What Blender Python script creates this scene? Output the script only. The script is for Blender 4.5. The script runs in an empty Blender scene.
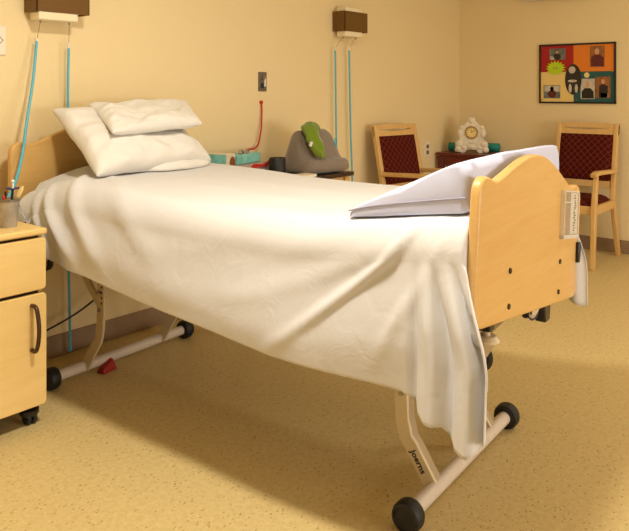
import bpy, bmesh, math, random
import numpy as np
from mathutils import Vector, Matrix, noise

random.seed(7)
SC = bpy.context.scene
COL = SC.collection
PI = math.pi
R = math.radians

# ------------------------------------------------------------------ materials
MATS = {}
def srgb(h):
    def f(c):
        c /= 255.0
        return c / 12.92 if c <= 0.04045 else ((c + 0.055) / 1.055) ** 2.4
    return (f(h[0]), f(h[1]), f(h[2]), 1.0)

def new_mat(name):
    m = bpy.data.materials.new(name)
    m.use_nodes = True
    nt = m.node_tree
    b = nt.nodes['Principled BSDF']
    return m, nt, b

def N(nt, t, **kw):
    n = nt.nodes.new(t)
    for k, v in kw.items():
        if k in n.inputs.keys():
            n.inputs[k].default_value = v
        else:
            setattr(n, k, v)
    return n

def plain(name, col, rough=0.5, metal=0.0, spec=0.5, bump=0.0, scale=80.0, var=0.0, sheen=0.0):
    """solid colour with a little procedural tone variation and bump"""
    m, nt, b = new_mat(name)
    c = srgb(col)
    b.inputs['Roughness'].default_value = rough
    b.inputs['Metallic'].default_value = metal
    b.inputs['Specular IOR Level'].default_value = spec
    if sheen:
        b.inputs['Sheen Weight'].default_value = sheen
    tc = N(nt, 'ShaderNodeTexCoord')
    nz = N(nt, 'ShaderNodeTexNoise', Scale=scale, Detail=4.0)
    nt.links.new(tc.outputs['Object'], nz.inputs['Vector'])
    r = N(nt, 'ShaderNodeValToRGB')
    k = 1 - var
    r.color_ramp.elements[0].color = (c[0] * k, c[1] * k, c[2] * k, 1)
    r.color_ramp.elements[1].color = (min(1, c[0] * (1 + var)), min(1, c[1] * (1 + var)), min(1, c[2] * (1 + var)), 1)
    r.color_ramp.elements[0].position = .35
    r.color_ramp.elements[1].position = .65
    nt.links.new(nz.outputs['Fac'], r.inputs['Fac'])
    nt.links.new(r.outputs['Color'], b.inputs['Base Color'])
    if bump:
        bp = N(nt, 'ShaderNodeBump', Strength=bump, Distance=0.004)
        nt.links.new(nz.outputs['Fac'], bp.inputs['Height'])
        nt.links.new(bp.outputs['Normal'], b.inputs['Normal'])
    return m

def wood(name, c1, c2, rough=0.35, scale=(1.5, 14, 14), spec=0.5):
    m, nt, b = new_mat(name)
    b.inputs['Roughness'].default_value = rough
    b.inputs['Specular IOR Level'].default_value = spec
    tc = N(nt, 'ShaderNodeTexCoord')
    mp = N(nt, 'ShaderNodeMapping')
    mp.inputs['Scale'].default_value = scale
    nt.links.new(tc.outputs['Object'], mp.inputs['Vector'])
    n1 = N(nt, 'ShaderNodeTexNoise', Scale=2.2, Detail=6.0, Roughness=.62, Distortion=.6)
    n2 = N(nt, 'ShaderNodeTexNoise', Scale=9.0, Detail=3.0)
    nt.links.new(mp.outputs['Vector'], n1.inputs['Vector'])
    nt.links.new(mp.outputs['Vector'], n2.inputs['Vector'])
    mx = N(nt, 'ShaderNodeMath', operation='MULTIPLY_ADD')
    nt.links.new(n2.outputs['Fac'], mx.inputs[0]); mx.inputs[1].default_value = .35
    nt.links.new(n1.outputs['Fac'], mx.inputs[2])
    r = N(nt, 'ShaderNodeValToRGB')
    r.color_ramp.elements[0].color = srgb(c1); r.color_ramp.elements[0].position = .42
    r.color_ramp.elements[1].color = srgb(c2); r.color_ramp.elements[1].position = .9
    nt.links.new(mx.outputs[0], r.inputs['Fac'])
    nt.links.new(r.outputs['Color'], b.inputs['Base Color'])
    return m

def cloth(name, col, wr=.35, wscale=9.0, weave=900.0, rough=.85, sheen=.15, sub=0.0):
    m, nt, b = new_mat(name)
    b.inputs['Base Color'].default_value = srgb(col)
    b.inputs['Roughness'].default_value = rough
    b.inputs['Specular IOR Level'].default_value = .25
    b.inputs['Sheen Weight'].default_value = sheen
    tc = N(nt, 'ShaderNodeTexCoord')
    n1 = N(nt, 'ShaderNodeTexNoise', Scale=wscale, Detail=5.0, Roughness=.5, Distortion=1.4)
    n2 = N(nt, 'ShaderNodeTexNoise', Scale=weave, Detail=1.0)
    nt.links.new(tc.outputs['Object'], n1.inputs['Vector'])
    nt.links.new(tc.outputs['Object'], n2.inputs['Vector'])
    b1 = N(nt, 'ShaderNodeBump', Strength=wr, Distance=.012)
    b2 = N(nt, 'ShaderNodeBump', Strength=.08, Distance=.001)
    nt.links.new(n1.outputs['Fac'], b1.inputs['Height'])
    nt.links.new(n2.outputs['Fac'], b2.inputs['Height'])
    nt.links.new(b1.outputs['Normal'], b2.inputs['Normal'])
    nt.links.new(b2.outputs['Normal'], b.inputs['Normal'])
    return m

def emis(name, col, strength, base=(255, 240, 215)):
    m, nt, b = new_mat(name)
    b.inputs['Base Color'].default_value = srgb(base)
    b.inputs['Emission Color'].default_value = srgb(col)
    b.inputs['Emission Strength'].default_value = strength
    return m

def clear(name, col=(250, 250, 250), rough=.06, alpha_mix=.75):
    """thin clear plastic: mostly transparent with a glossy coat"""
    m, nt, b = new_mat(name)
    out = nt.nodes['Material Output']
    tr = N(nt, 'ShaderNodeBsdfTransparent'); tr.inputs['Color'].default_value = srgb(col)
    b.inputs['Base Color'].default_value = srgb(col); b.inputs['Roughness'].default_value = rough
    mx = N(nt, 'ShaderNodeMixShader'); mx.inputs[0].default_value = alpha_mix
    nt.links.new(b.outputs[0], mx.inputs[1]); nt.links.new(tr.outputs[0], mx.inputs[2])
    nt.links.new(mx.outputs[0], out.inputs['Surface'])
    return m

def floor_material():
    m, nt, b = new_mat('vinyl_floor')
    tc = N(nt, 'ShaderNodeTexCoord')
    mp = N(nt, 'ShaderNodeMapping'); mp.inputs['Scale'].default_value = (1, 1, 1)
    nt.links.new(tc.outputs['Object'], mp.inputs['Vector'])
    nz = N(nt, 'ShaderNodeTexNoise', Scale=55.0, Detail=5.0, Roughness=.7)
    nt.links.new(mp.outputs['Vector'], nz.inputs['Vector'])
    base = N(nt, 'ShaderNodeValToRGB')
    base.color_ramp.elements[0].color = srgb(FLOOR_A); base.color_ramp.elements[0].position = .3
    base.color_ramp.elements[1].color = srgb(FLOOR_B); base.color_ramp.elements[1].position = .7
    nt.links.new(nz.outputs['Fac'], base.inputs['Fac'])
    last = base.outputs['Color']
    for sc, lo, hi, col, amt, st in ((46.0, .0, .24, FLECK_D, .75, (1.0, 2.1, 1)), (60.0, .0, .2, FLECK_L, .5, (1.8, 1.0, 1)), (95.0, .0, .24, FLECK_D, .4, (1, 1, 1))):
        m2 = N(nt, 'ShaderNodeMapping'); m2.inputs['Scale'].default_value = st
        m2.inputs['Rotation'].default_value = (0, 0, .6)
        nt.links.new(tc.outputs['Object'], m2.inputs['Vector'])
        v = N(nt, 'ShaderNodeTexVoronoi', Scale=sc)
        nt.links.new(m2.outputs['Vector'], v.inputs['Vector'])
        rr = N(nt, 'ShaderNodeValToRGB')
        rr.color_ramp.elements[0].position = hi - .07; rr.color_ramp.elements[0].color = (1, 1, 1, 1)
        rr.color_ramp.elements[1].position = hi; rr.color_ramp.elements[1].color = (0, 0, 0, 1)
        nt.links.new(v.outputs['Distance'], rr.inputs['Fac'])
        # only some of the cells carry a fleck
        g = N(nt, 'ShaderNodeSeparateColor')
        nt.links.new(v.outputs['Color'], g.inputs[0])
        th = N(nt, 'ShaderNodeMath', operation='GREATER_THAN'); th.inputs[1].default_value = .55
        nt.links.new(g.outputs[0], th.inputs[0])
        mu = N(nt, 'ShaderNodeMath', operation='MULTIPLY'); nt.links.new(rr.outputs['Color'], mu.inputs[0]); nt.links.new(th.outputs[0], mu.inputs[1])
        mu2 = N(nt, 'ShaderNodeMath', operation='MULTIPLY'); nt.links.new(mu.outputs[0], mu2.inputs[0]); mu2.inputs[1].default_value = amt
        mx = N(nt, 'ShaderNodeMix', data_type='RGBA')
        nt.links.new(mu2.outputs[0], mx.inputs[0])
        nt.links.new(last, mx.inputs[6]); mx.inputs[7].default_value = srgb(col)
        last = mx.outputs[2]
    nt.links.new(last, b.inputs['Base Color'])
    b.inputs['Roughness'].default_value = .42
    b.inputs['Specular IOR Level'].default_value = .4
    return m

def lattice_material():
    """burgundy upholstery with a fine gold diamond lattice"""
    m, nt, b = new_mat('burgundy_lattice_fabric')
    tc = N(nt, 'ShaderNodeTexCoord')
    sp = N(nt, 'ShaderNodeSeparateXYZ'); nt.links.new(tc.outputs['Object'], sp.inputs[0])
    def math2(op, a, c):
        n = N(nt, 'ShaderNodeMath', operation=op)
        for i, q in enumerate((a, c)):
            if isinstance(q, (int, float)): n.inputs[i].default_value = q
            else: nt.links.new(q, n.inputs[i])
        return n.outputs[0]
    yz = math2('ADD', sp.outputs['Y'], sp.outputs['Z'])
    outs = []
    for sgn in (1, -1):
        s = math2('MULTIPLY_ADD', yz, .8 * sgn)
        n = nt.nodes[-1]; nt.links.new(sp.outputs['X'], n.inputs[2])
        k = math2('MULTIPLY', s, 21.0)
        fr = math2('FRACT', k, 0)
        d = math2('ABSOLUTE', math2('SUBTRACT', fr, .5), 0)
        outs.append(math2('LESS_THAN', d, .05))
    mxv = math2('MAXIMUM', outs[0], outs[1])
    fac = math2('MULTIPLY', mxv, .55)
    mx = N(nt, 'ShaderNodeMix', data_type='RGBA')
    nt.links.new(fac, mx.inputs[0])
    mx.inputs[6].default_value = srgb((76, 12, 14)); mx.inputs[7].default_value = srgb((140, 80, 36))
    nt.links.new(mx.outputs[2], b.inputs['Base Color'])
    b.inputs['Roughness'].default_value = .9
    b.inputs['Specular IOR Level'].default_value = .15
    return m

FLOOR_A, FLOOR_B = (202, 176, 118), (220, 197, 140)
FLECK_D, FLECK_L = (140, 106, 62), (232, 214, 168)

M = {}
def mats():
    M['wall'] = plain('wall_paint', (238, 216, 168), .75, spec=.2, bump=.03, scale=160, var=.012)
    M['ceiling'] = plain('ceiling_paint', (238, 228, 205), .9, spec=.1, scale=120, bump=.08, var=.01)
    M['floor'] = floor_material()
    M['base'] = plain('taupe_baseboard', (150, 122, 92), .55, var=.04, scale=30)
    M['maple'] = wood('maple_board', (210, 165, 95), (220, 180, 113), .36, (1.3, 9, 14))
    M['maple_edge'] = wood('maple_edge', (232, 196, 140), (242, 210, 160), .4, (3, 3, 3))
    M['cabinet'] = wood('cabinet_laminate', (230, 194, 122), (238, 206, 138), .4, (1.2, 6, 10))
    M['gap'] = plain('cabinet_shadow_gap', (60, 40, 22), .8)
    M['oak'] = wood('light_oak', (210, 166, 98), (226, 185, 120), .38, (6, 6, 1.2))
    M['mahogany'] = wood('mahogany', (84, 26, 16), (116, 42, 24), .3, (1.5, 8, 8))
    M['darktop'] = wood('dark_top', (44, 26, 20), (62, 36, 26), .35, (1.5, 8, 8))
    M['sheet'] = cloth('white_sheet', (216, 215, 217), .22, 9.0)
    M['pillow'] = cloth('white_pillowcase', (230, 226, 220), .7, 6.0)
    M['wedge'] = cloth('lavender_cover', (206, 211, 240), .12, 6.0, rough=.8)
    M['seam'] = cloth('lavender_seam', (160, 156, 175), .1, 6.0)
    M['matt'] = cloth('mattress_ticking', (190, 190, 185), .1)
    M['cream'] = plain('cream_metal', (214, 196, 162), .35, spec=.5, var=.02)
    M['silver'] = plain('silver_metal', (190, 184, 176), .3, metal=.8)
    M['tube'] = plain('pale_tube', (214, 200, 184), .3, spec=.5, var=.02)
    M['black'] = plain('black_rubber', (22, 20, 19), .55, var=.1)
    M['blackg'] = plain('black_plastic', (26, 22, 20), .3)
    M['bolt'] = plain('dark_bolt', (48, 30, 20), .5)
    M['steel'] = plain('steel', (150, 140, 128), .3, metal=.9)
    M['brown'] = plain('brown_handle', (66, 32, 18), .35)
    M['acrylic'] = clear('acrylic', (248, 246, 242), .10, .88)
    M['acrylic_edge'] = clear('acrylic_edge', (250, 246, 238), .15, .35)  # paler, more opaque edges: the pocket's edge highlights put into the colour
    M['paper'] = plain('white_paper', (236, 230, 220), .7)
    M['ink'] = plain('ink', (44, 40, 40), .7)
    M['lamp_shade'] = plain('bronze_shade', (108, 74, 20), .5, metal=.0, spec=.4, scale=200, var=.06)
    M['diffuser'] = plain('cream_diffuser', (240, 226, 190), .5)
    M['teal_cord'] = plain('teal_cord', (84, 178, 206), .45)
    M['chain'] = plain('bead_chain', (160, 140, 110), .3, metal=.8)
    M['red'] = plain('red_ribbon', (196, 40, 26), .55)
    M['darkred'] = plain('dark_red_plastic', (150, 22, 22), .45)
    M['plate'] = plain('white_plate', (236, 226, 204), .4)
    M['steelplate'] = plain('brushed_plate', (112, 108, 100), .35, metal=.6, scale=60, var=.15)
    M['slot'] = plain('socket_slot', (120, 92, 60), .6)
    M['lattice'] = lattice_material()
    M['ceramic'] = plain('glazed_ceramic', (232, 222, 198), .22, scale=22, var=.08, bump=.25)
    M['dial'] = plain('clock_dial', (240, 214, 140), .35)
    M['gold'] = plain('gold_ring', (176, 138, 66), .3, metal=.8)
    M['teal_roll'] = plain('teal_roll', (22, 138, 126), .5, var=.08, scale=20)
    M['cushion'] = cloth('grey_plush', (132, 118, 104), .5, 40.0, 500, .95, .4)
    M['green'] = cloth('green_plush', (112, 134, 28), .5, 30.0, 500, .95, .4)
    M['galv'] = plain('galvanised', (176, 172, 168), .35, metal=.35, scale=24, var=.15)
    M['blue'] = plain('blue_petal', (34, 48, 120), .5)
    M['pale_teal'] = plain('pale_teal_card', (128, 196, 188), .5, scale=30, var=.15)
    M['spoon'] = plain('pale_wood_stick', (236, 208, 150), .5)
    M['tissue'] = plain('tissue_carton', (226, 208, 180), .6, scale=18, var=.1)
    M['brownspot'] = plain('carton_brown', (132, 74, 40), .6)
    M['plaid'] = plain('grey_wrap', (170, 150, 140), .6, scale=120, var=.3)
    M['furry'] = plain('brown_lump', (130, 86, 52), .9, scale=60, var=.25, bump=.5)
    M['frame_black'] = plain('frame_black', (26, 18, 16), .4)
    M['card_red'] = plain('card_red', (168, 24, 20), .6)
    M['card_orange'] = plain('card_orange', (226, 128, 30), .6)
    M['card_yellow'] = plain('card_yellow', (236, 206, 128), .6)
    M['card_teal'] = plain('card_teal', (26, 84, 84), .6)
    M['lime'] = plain('lime_card', (186, 214, 20), .6)
    M['ph_grey'] = plain('photo_grey', (104, 108, 106), .35, scale=30, var=.35)
    M['ph_dark'] = plain('photo_dark', (36, 30, 30), .35, scale=30, var=.2)
    M['ph_brown'] = plain('photo_brown', (150, 92, 44), .35, scale=30, var=.25)
    M['ph_pale'] = plain('photo_pale', (196, 186, 168), .35, scale=30, var=.15)
    M['skin'] = plain('photo_skin', (206, 160, 124), .4)
    M['maroon'] = plain('photo_maroon', (92, 24, 26), .4)
    M['ph_black'] = plain('photo_black', (20, 18, 18), .4)
    M['white'] = plain('white_plastic', (240, 234, 222), .4)

# ------------------------------------------------------------------ geometry helpers
class MB:
    def __init__(s): s.bm = bmesh.new()
    def box(s, c, d, rot=None, taper=None):
        m = Matrix.Translation(Vector(c))
        if rot is not None: m = m @ rot
        r = bmesh.ops.create_cube(s.bm, size=1.0, matrix=m @ Matrix.Diagonal((d[0], d[1], d[2], 1)))
        return s
    def hexa(s, pts):
        """eight corners: bottom four then top four, same order"""
        v = [s.bm.verts.new(p) for p in pts]
        for f in ((3, 2, 1, 0), (4, 5, 6, 7), (0, 1, 5, 4), (1, 2, 6, 5), (2, 3, 7, 6), (3, 0, 4, 7)):
            s.bm.faces.new([v[i] for i in f])
        return s
    def cyl(s, a, b, r0, r1=None, n=24, caps=True):
        a, b = Vector(a), Vector(b)
        d = b - a; L = d.length
        q = d.to_track_quat('Z', 'Y').to_matrix().to_4x4()
        bmesh.ops.create_cone(s.bm, cap_ends=caps, segments=n, radius1=r0, radius2=r0 if r1 is None else r1, depth=L,
                              matrix=Matrix.Translation((a + b) / 2) @ q)
        return s
    def sphere(s, c, r, n=16, sc=(1, 1, 1)):
        bmesh.ops.create_uvsphere(s.bm, u_segments=n, v_segments=max(6, n // 2), radius=r,
                                  matrix=Matrix.Translation(Vector(c)) @ Matrix.Diagonal((sc[0], sc[1], sc[2], 1)))
        return s
    def lathe(s, prof, c=(0, 0, 0), n=28, rot=None):
        rot = rot or Matrix.Identity(3)
        rings = []
        for r, z in prof:
            rings.append([s.bm.verts.new(Vector(c) + rot @ Vector((r * math.cos(2 * PI * i / n), r * math.sin(2 * PI * i / n), z))) for i in range(n)])
        for a, b in zip(rings, rings[1:]):
            for i in range(n):
                s.bm.faces.new((a[i], a[(i + 1) % n], b[(i + 1) % n], b[i]))
        if prof[0][0] > 1e-5: s.bm.faces.new(list(reversed(rings[0])))
        if prof[-1][0] > 1e-5: s.bm.faces.new(rings[-1])
        bmesh.ops.remove_doubles(s.bm, verts=[v for rg in rings for v in rg], dist=1e-6)
        return s
    def tube(s, pts, r, n=12, flat=None, up=(0, 0, 1), caps=True):
        """sweep along pts; r number or list; flat=(w,h) makes a rectangular strap section"""
        P = [Vector(p) for p in pts]
        rings = []
        prev = None
        for i, p in enumerate(P):
            t = (P[min(i + 1, len(P) - 1)] - P[max(i - 1, 0)]).normalized()
            if prev is None:
                u = Vector(up)
                if abs(u.dot(t)) > .95: u = Vector((1, 0, 0))
                x = t.cross(u).normalized()
            else:
                x = (prev - t * prev.dot(t)).normalized()
            prev = x
            y = t.cross(x).normalized()
            rr = r[i] if isinstance(r, (list, tuple)) else r
            if flat:
                w, h = flat
                ring = [p + x * a * w / 2 + y * b * h / 2 for a, b in ((-1, -1), (1, -1), (1, 1), (-1, 1))]
            else:
                ring = [p + (x * math.cos(2 * PI * k / n) + y * math.sin(2 * PI * k / n)) * rr for k in range(n)]
            rings.append([s.bm.verts.new(q) for q in ring])
        k = len(rings[0])
        for a, b in zip(rings, rings[1:]):
            for i in range(k):
                s.bm.faces.new((a[i], a[(i + 1) % k], b[(i + 1) % k], b[i]))
        if caps:
            s.bm.faces.new(list(reversed(rings[0]))); s.bm.faces.new(rings[-1])
        return s
    def prism(s, outline, M4, t):
        """outline (a,b) in the local XZ plane, extruded t along local Y, centred; M4 places it"""
        A = [s.bm.verts.new(M4 @ Vector((a, -t / 2, b))) for a, b in outline]
        B = [s.bm.verts.new(M4 @ Vector((a, t / 2, b))) for a, b in outline]
        s.bm.faces.new(A); s.bm.faces.new(list(reversed(B)))
        n = len(A)
        for i in range(n):
            s.bm.faces.new((A[i], B[i], B[(i + 1) % n], A[(i + 1) % n]))
        return s
    def grid(s, rows, closed_u=False):
        g = [[s.bm.verts.new(p) for p in row] for row in rows]
        for a, b in zip(g, g[1:]):
            n = len(a)
            for i in range(n if closed_u else n - 1):
                s.bm.faces.new((a[i], a[(i + 1) % n], b[(i + 1) % n], b[i]))
        return g
    def build(s, name, mat, parent=None, loc=(0, 0, 0), rz=0.0, bevel=0.0, seg=2, smooth=True, ang=35, subsurf=0, solid=0.0, fix=True):
        bm = s.bm
        if fix: bmesh.ops.recalc_face_normals(bm, faces=bm.faces)
        me = bpy.data.meshes.new(name)
        bm.to_mesh(me); bm.free()
        if smooth:
            me.shade_smooth()
            me.set_sharp_from_angle(angle=R(ang))
        o = bpy.data.objects.new(name, me)
        COL.objects.link(o)
        me.materials.append(mat)
        o.location = loc; o.rotation_euler = (0, 0, rz)
        if parent: o.parent = parent
        if solid:
            md = o.modifiers.new('Solidify', 'SOLIDIFY'); md.thickness = solid; md.offset = -1
        if bevel:
            md = o.modifiers.new('Bevel', 'BEVEL'); md.width = bevel; md.segments = seg; md.limit_method = 'ANGLE'; md.angle_limit = R(40)
            md.harden_normals = False
        if subsurf:
            md = o.modifiers.new('Subdivision', 'SUBSURF'); md.levels = subsurf; md.render_levels = subsurf
        return o

def tag(o, label, cat, group=None, kind=None):
    o['label'] = label; o['category'] = cat
    if group: o['group'] = group
    if kind: o['kind'] = kind
    return o
def thing(name, label, cat, loc=(0, 0, 0), rz=0.0, group=None):
    o = bpy.data.objects.new(name, None)
    o.empty_display_size = .1
    COL.objects.link(o)
    o.location = loc; o.rotation_euler = (0, 0, rz)
    return tag(o, label, cat, group)
def struct(name, mb, mat, label, cat, **kw):
    o = mb.build(name, mat, **kw)
    return tag(o, label, cat, kind='structure')
def catmull(pts, n=8):
    P = [Vector(p) for p in pts]
    P = [P[0] * 2 - P[1]] + P + [P[-1] * 2 - P[-2]]
    out = []
    for i in range(1, len(P) - 2):
        for k in range(n):
            t = k / n
            a, b, c, d = P[i - 1], P[i], P[i + 1], P[i + 2]
            out.append(.5 * ((2 * b) + (c - a) * t + (2 * a - 5 * b + 4 * c - d) * t * t + (3 * b - a - 3 * c + d) * t ** 3))
    out.append(P[-2])
    return out
def lerp(x, xs, ys):
    """smooth monotone-ish interpolation through (xs, ys), xs increasing"""
    if x <= xs[0]: return ys[0]
    if x >= xs[-1]: return ys[-1]
    for i in range(len(xs) - 1):
        if x <= xs[i + 1]:
            h = xs[i + 1] - xs[i]; t = (x - xs[i]) / h
            m0 = (ys[i + 1] - ys[i - 1]) / (xs[i + 1] - xs[i - 1]) if i > 0 else (ys[1] - ys[0]) / h
            m1 = (ys[i + 2] - ys[i]) / (xs[i + 2] - xs[i]) if i + 2 < len(xs) else (ys[-1] - ys[-2]) / h
            return (2 * t ** 3 - 3 * t * t + 1) * ys[i] + (t ** 3 - 2 * t * t + t) * h * m0 + (-2 * t ** 3 + 3 * t * t) * ys[i + 1] + (t ** 3 - t * t) * h * m1
def sstep(a, b, x):
    t = min(1, max(0, (x - a) / (b - a))); return t * t * (3 - 2 * t)

mats()

# ------------------------------------------------------------------ room shell
YW, XW = 2.978, 5.575        # head wall plane and far end wall plane
X0, Y0, ZC = -1.6, -2.4, 2.45
T = .12
struct('floor', MB().box(((X0 + XW) / 2, (Y0 + YW) / 2, -.05), (XW - X0 + 2 * T, YW - Y0 + 2 * T, .1)), M['floor'],
       'tan flecked vinyl floor of the room', 'floor', smooth=False)
struct('ceiling', MB().box(((X0 + XW) / 2, (Y0 + YW) / 2, ZC + .05), (XW - X0 + 2 * T, YW - Y0 + 2 * T, .1)), M['ceiling'],
       'off-white ceiling over the whole room', 'ceiling', smooth=False)
struct('wall_left', MB().box(((X0 + XW) / 2, YW + T / 2, ZC / 2), (XW - X0, T, ZC)), M['wall'],
       'long cream painted wall behind the bed head', 'wall', smooth=False)
struct('wall_right', MB().box((XW + T / 2, (Y0 + YW) / 2, ZC / 2), (T, YW - Y0 + 2 * T, ZC)), M['wall'],
       'cream painted end wall carrying the photo board', 'wall', smooth=False)
DY0, DY1, DZ1 = .55, 1.55, 2.05      # unseen doorway added behind the viewer as an opening for fill light
bw0 = MB()
bw0.box((X0 - T / 2, (Y0 + DY0) / 2 - T / 2, ZC / 2), (T, DY0 - Y0 + T, ZC)).box((X0 - T / 2, (DY1 + YW) / 2 + T / 2, ZC / 2), (T, YW - DY1 + T, ZC))
bw0.box((X0 - T / 2, (DY0 + DY1) / 2, (DZ1 + ZC) / 2), (T, DY1 - DY0, ZC - DZ1))
struct('wall_back', bw0, M['wall'], 'cream painted wall with an added doorway for fill light, behind the viewer', 'wall', smooth=False)
df = MB()
for y in (DY0 - .03, DY1 + .03): df.box((X0 + .01, y, DZ1 / 2), (.03, .06, DZ1))
df.box((X0 + .01, (DY0 + DY1) / 2, DZ1 + .03), (.03, DY1 - DY0 + .12, .06))
struct('fill_doorway', df, M['oak'], 'light oak door frame of the added fill-light doorway', 'door frame', smooth=False)
# unseen window opening in the near wall, placed low to shape its fill
WX0, WX1, WZ0, WZ1 = 1.2, 3.6, .50, 1.60
nw = MB()
nw.box(((X0 + WX0) / 2, Y0 - T / 2, ZC / 2), (WX0 - X0, T, ZC)).box(((WX1 + XW) / 2, Y0 - T / 2, ZC / 2), (XW - WX1, T, ZC))
nw.box(((WX0 + WX1) / 2, Y0 - T / 2, WZ0 / 2), (WX1 - WX0, T, WZ0)).box(((WX0 + WX1) / 2, Y0 - T / 2, (WZ1 + ZC) / 2), (WX1 - WX0, T, ZC - WZ1))
struct('wall_near', nw, M['wall'], 'cream painted wall with an unseen window for fill light, facing the bed foot', 'wall', smooth=False)
wf = MB()
for x in (WX0 + .025, (WX0 + WX1) / 2, WX1 - .025): wf.box((x, Y0 - .06, (WZ0 + WZ1) / 2), (.05, .06, WZ1 - WZ0))
for z in (WZ0 + .025, WZ1 - .025): wf.box(((WX0 + WX1) / 2, Y0 - .06, z), (WX1 - WX0, .06, .05))
struct('fill_window', wf, M['white'], 'white framed unseen window, set in the near wall for fill light', 'window', smooth=False)
BH, BT = .1, .008
struct('baseboard_left', MB().box(((X0 + XW) / 2, YW - BT / 2, BH / 2), (XW - X0, BT, BH)), M['base'],
       'taupe cove baseboard along the wall behind the bed', 'baseboard', bevel=.004)
struct('baseboard_right', MB().box((XW - BT / 2, (Y0 + YW) / 2 - BT / 2, BH / 2), (BT, YW - Y0 - BT, BH)), M['base'],
       'taupe cove baseboard along the end wall under the photo board', 'baseboard', bevel=.004)

# ------------------------------------------------------------------ bed frame of reference
BX, BY, BR = 1.9881, 1.8825, .0714
cr, sr = math.cos(BR), math.sin(BR)
def bl(u, v, z): return Vector((BX + u * cr - v * sr, BY + u * sr + v * cr, z))
def bed_local_build(mb, org, name, mat, **kw):
    """mesh written in bed coordinates, shown at the bed's heading with its origin at org"""
    bmesh.ops.translate(mb.bm, verts=mb.bm.verts, vec=-Vector(org))
    return mb.build(name, mat, loc=bl(*org), rz=BR, **kw)

bed = thing('hospital_bed', 'adjustable hospital bed with maple end boards and cream metal legs', 'bed', bl(0, 0, 0), BR)

def board_outline(w=.45, n=48):
    """bed-end outline: rounded bottom corners, small shoulders, a wide arch in the middle"""
    pts = []
    r = .06
    for k in range(9):
        a = PI + (PI / 2) * k / 8
        pts.append((-w + r + r * math.cos(a), r + r * math.sin(a)))
    for k in range(9):
        a = 1.5 * PI + (PI / 2) * k / 8
        pts.append((w - r + r * math.cos(a), r + r * math.sin(a)))
    s = .384
    r2 = .045
    for k in range(7):
        a = (PI / 2) * k / 6
        pts.append((w - r2 + r2 * math.cos(a), s - r2 + r2 * math.sin(a)))
    for i in range(1, n):
        a = (w - r2) * (1 - 2 * i / n)
        t = abs(a)
        b = .374 + .090 * (.5 + .5 * math.cos(PI * min(1, t / .350))) ** .62 if t < .350 else .374 + .010 * sstep(.350, .405, t)
        pts.append((a, b))
    for k in range(7):
        a = PI / 2 + (PI / 2) * k / 6
        pts.append((-w + r2 + r2 * math.cos(a), s - r2 + r2 * math.sin(a)))
    return pts

# headboard
HBM = Matrix.Translation((.024, 1.02, .606))
MB().prism(board_outline(), HBM, .028).build('headboard', M['maple'], bed, bevel=.006, seg=3)
# footboard hangs a little crooked: rolled about the bed's long axis
ROLL = R(7.5)
FBM = Matrix.Translation((-.004, -1.019, .549)) @ Matrix.Rotation(ROLL, 4, 'Y')
fb = MB().prism(board_outline(.457), FBM, .028).build('footboard', M['maple'], bed, bevel=.007, seg=3)
for a, b in ((-.222, .134), (.236, .132), (-.220, .038), (.230, .036)):
    c = FBM @ Vector((a, -.0135, b)); d = FBM @ Vector((a, -.018, b))
    MB().cyl(c, d, .0085, .0075, n=16).build('bolt', M['bolt'], fb)
# clear document pocket with a paper strip
pk = MB()
def fbx(a0, a1, b0, b1, y0, y1):
    return ((a0 + a1) / 2, (y0 + y1) / 2, (b0 + b1) / 2), (abs(a1 - a0), abs(y1 - y0), abs(b1 - b0))
def fbox(mb, a0, a1, b0, b1, y0, y1):
    c, d = fbx(a0, a1, b0, b1, y0, y1)
    mb.box(FBM @ Vector(c), d, rot=Matrix.Rotation(ROLL, 4, 'Y')); return mb
PA0, PA1, PB0, PB1 = .222, .392, .205, .362
fbox(pk, PA0, PA1, PB0, PB1, -.026, -.0272)
pocket = pk.build('document_holder', M['acrylic'], bed, bevel=.0004)
pocket['label'] = 'clear acrylic pocket'
rim = MB()
for a0, a1, b0, b1 in ((PA0, PA0 + .005, PB0, PB1), (PA1 - .005, PA1, PB0, PB1), (PA0, PA1, PB0, PB0 + .012), (PA0 + .005, PA1 - .005, PB1 - .004, PB1), (PA0 + .07, PA0 + .075, PB0 + .012, PB1 - .004), (PA0 + .005, PA0 + .07, PB1 - .040, PB1 - .036)):
    fbox(rim, a0, a1, b0, b1, -.0145, -.0274)
rim.build('rim', M['acrylic_edge'], pocket)
pap = fbox(MB(), .302, .384, PB0 + .014, PB1 - .006, -.0240, -.0250).build('paper_strip', M['paper'], pocket)
ink = MB()
rr = random.Random(3)
for k in range(15):
    b0 = PB0 + .024 + k * .0082
    a0 = .335 + rr.uniform(-.006, .012); w_ = rr.uniform(.008, .024)
    fbox(ink, a0, a0 + w_, b0, b0 + rr.uniform(.0035, .006), -.0251, -.0254)
ink.build('print_marks', M['ink'], pocket)
fbox(MB(), .415, .452, .118, .188, -.0145, -.026).build('latch', M['blackg'], bed, bevel=.004)

# frame: two long side rails and end cross tubes below the deck
fr = MB()
for s in (-1, 1): fr.tube([(s * .36, v, .62) for v in (.94, -.92)], .02, flat=(.05, .03))
for v in (.93, .70, -.70, -.91): fr.tube([(-.36, v, .605), (.36, v, .605)], .018)
fr.build('frame', M['cream'], bed, bevel=.004)
dk = MB()
for k in range(13): dk.box((0, .84 - k * .14, .648), (.78, .09, .012))
dk.build('deck', M['steel'], bed)
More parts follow.
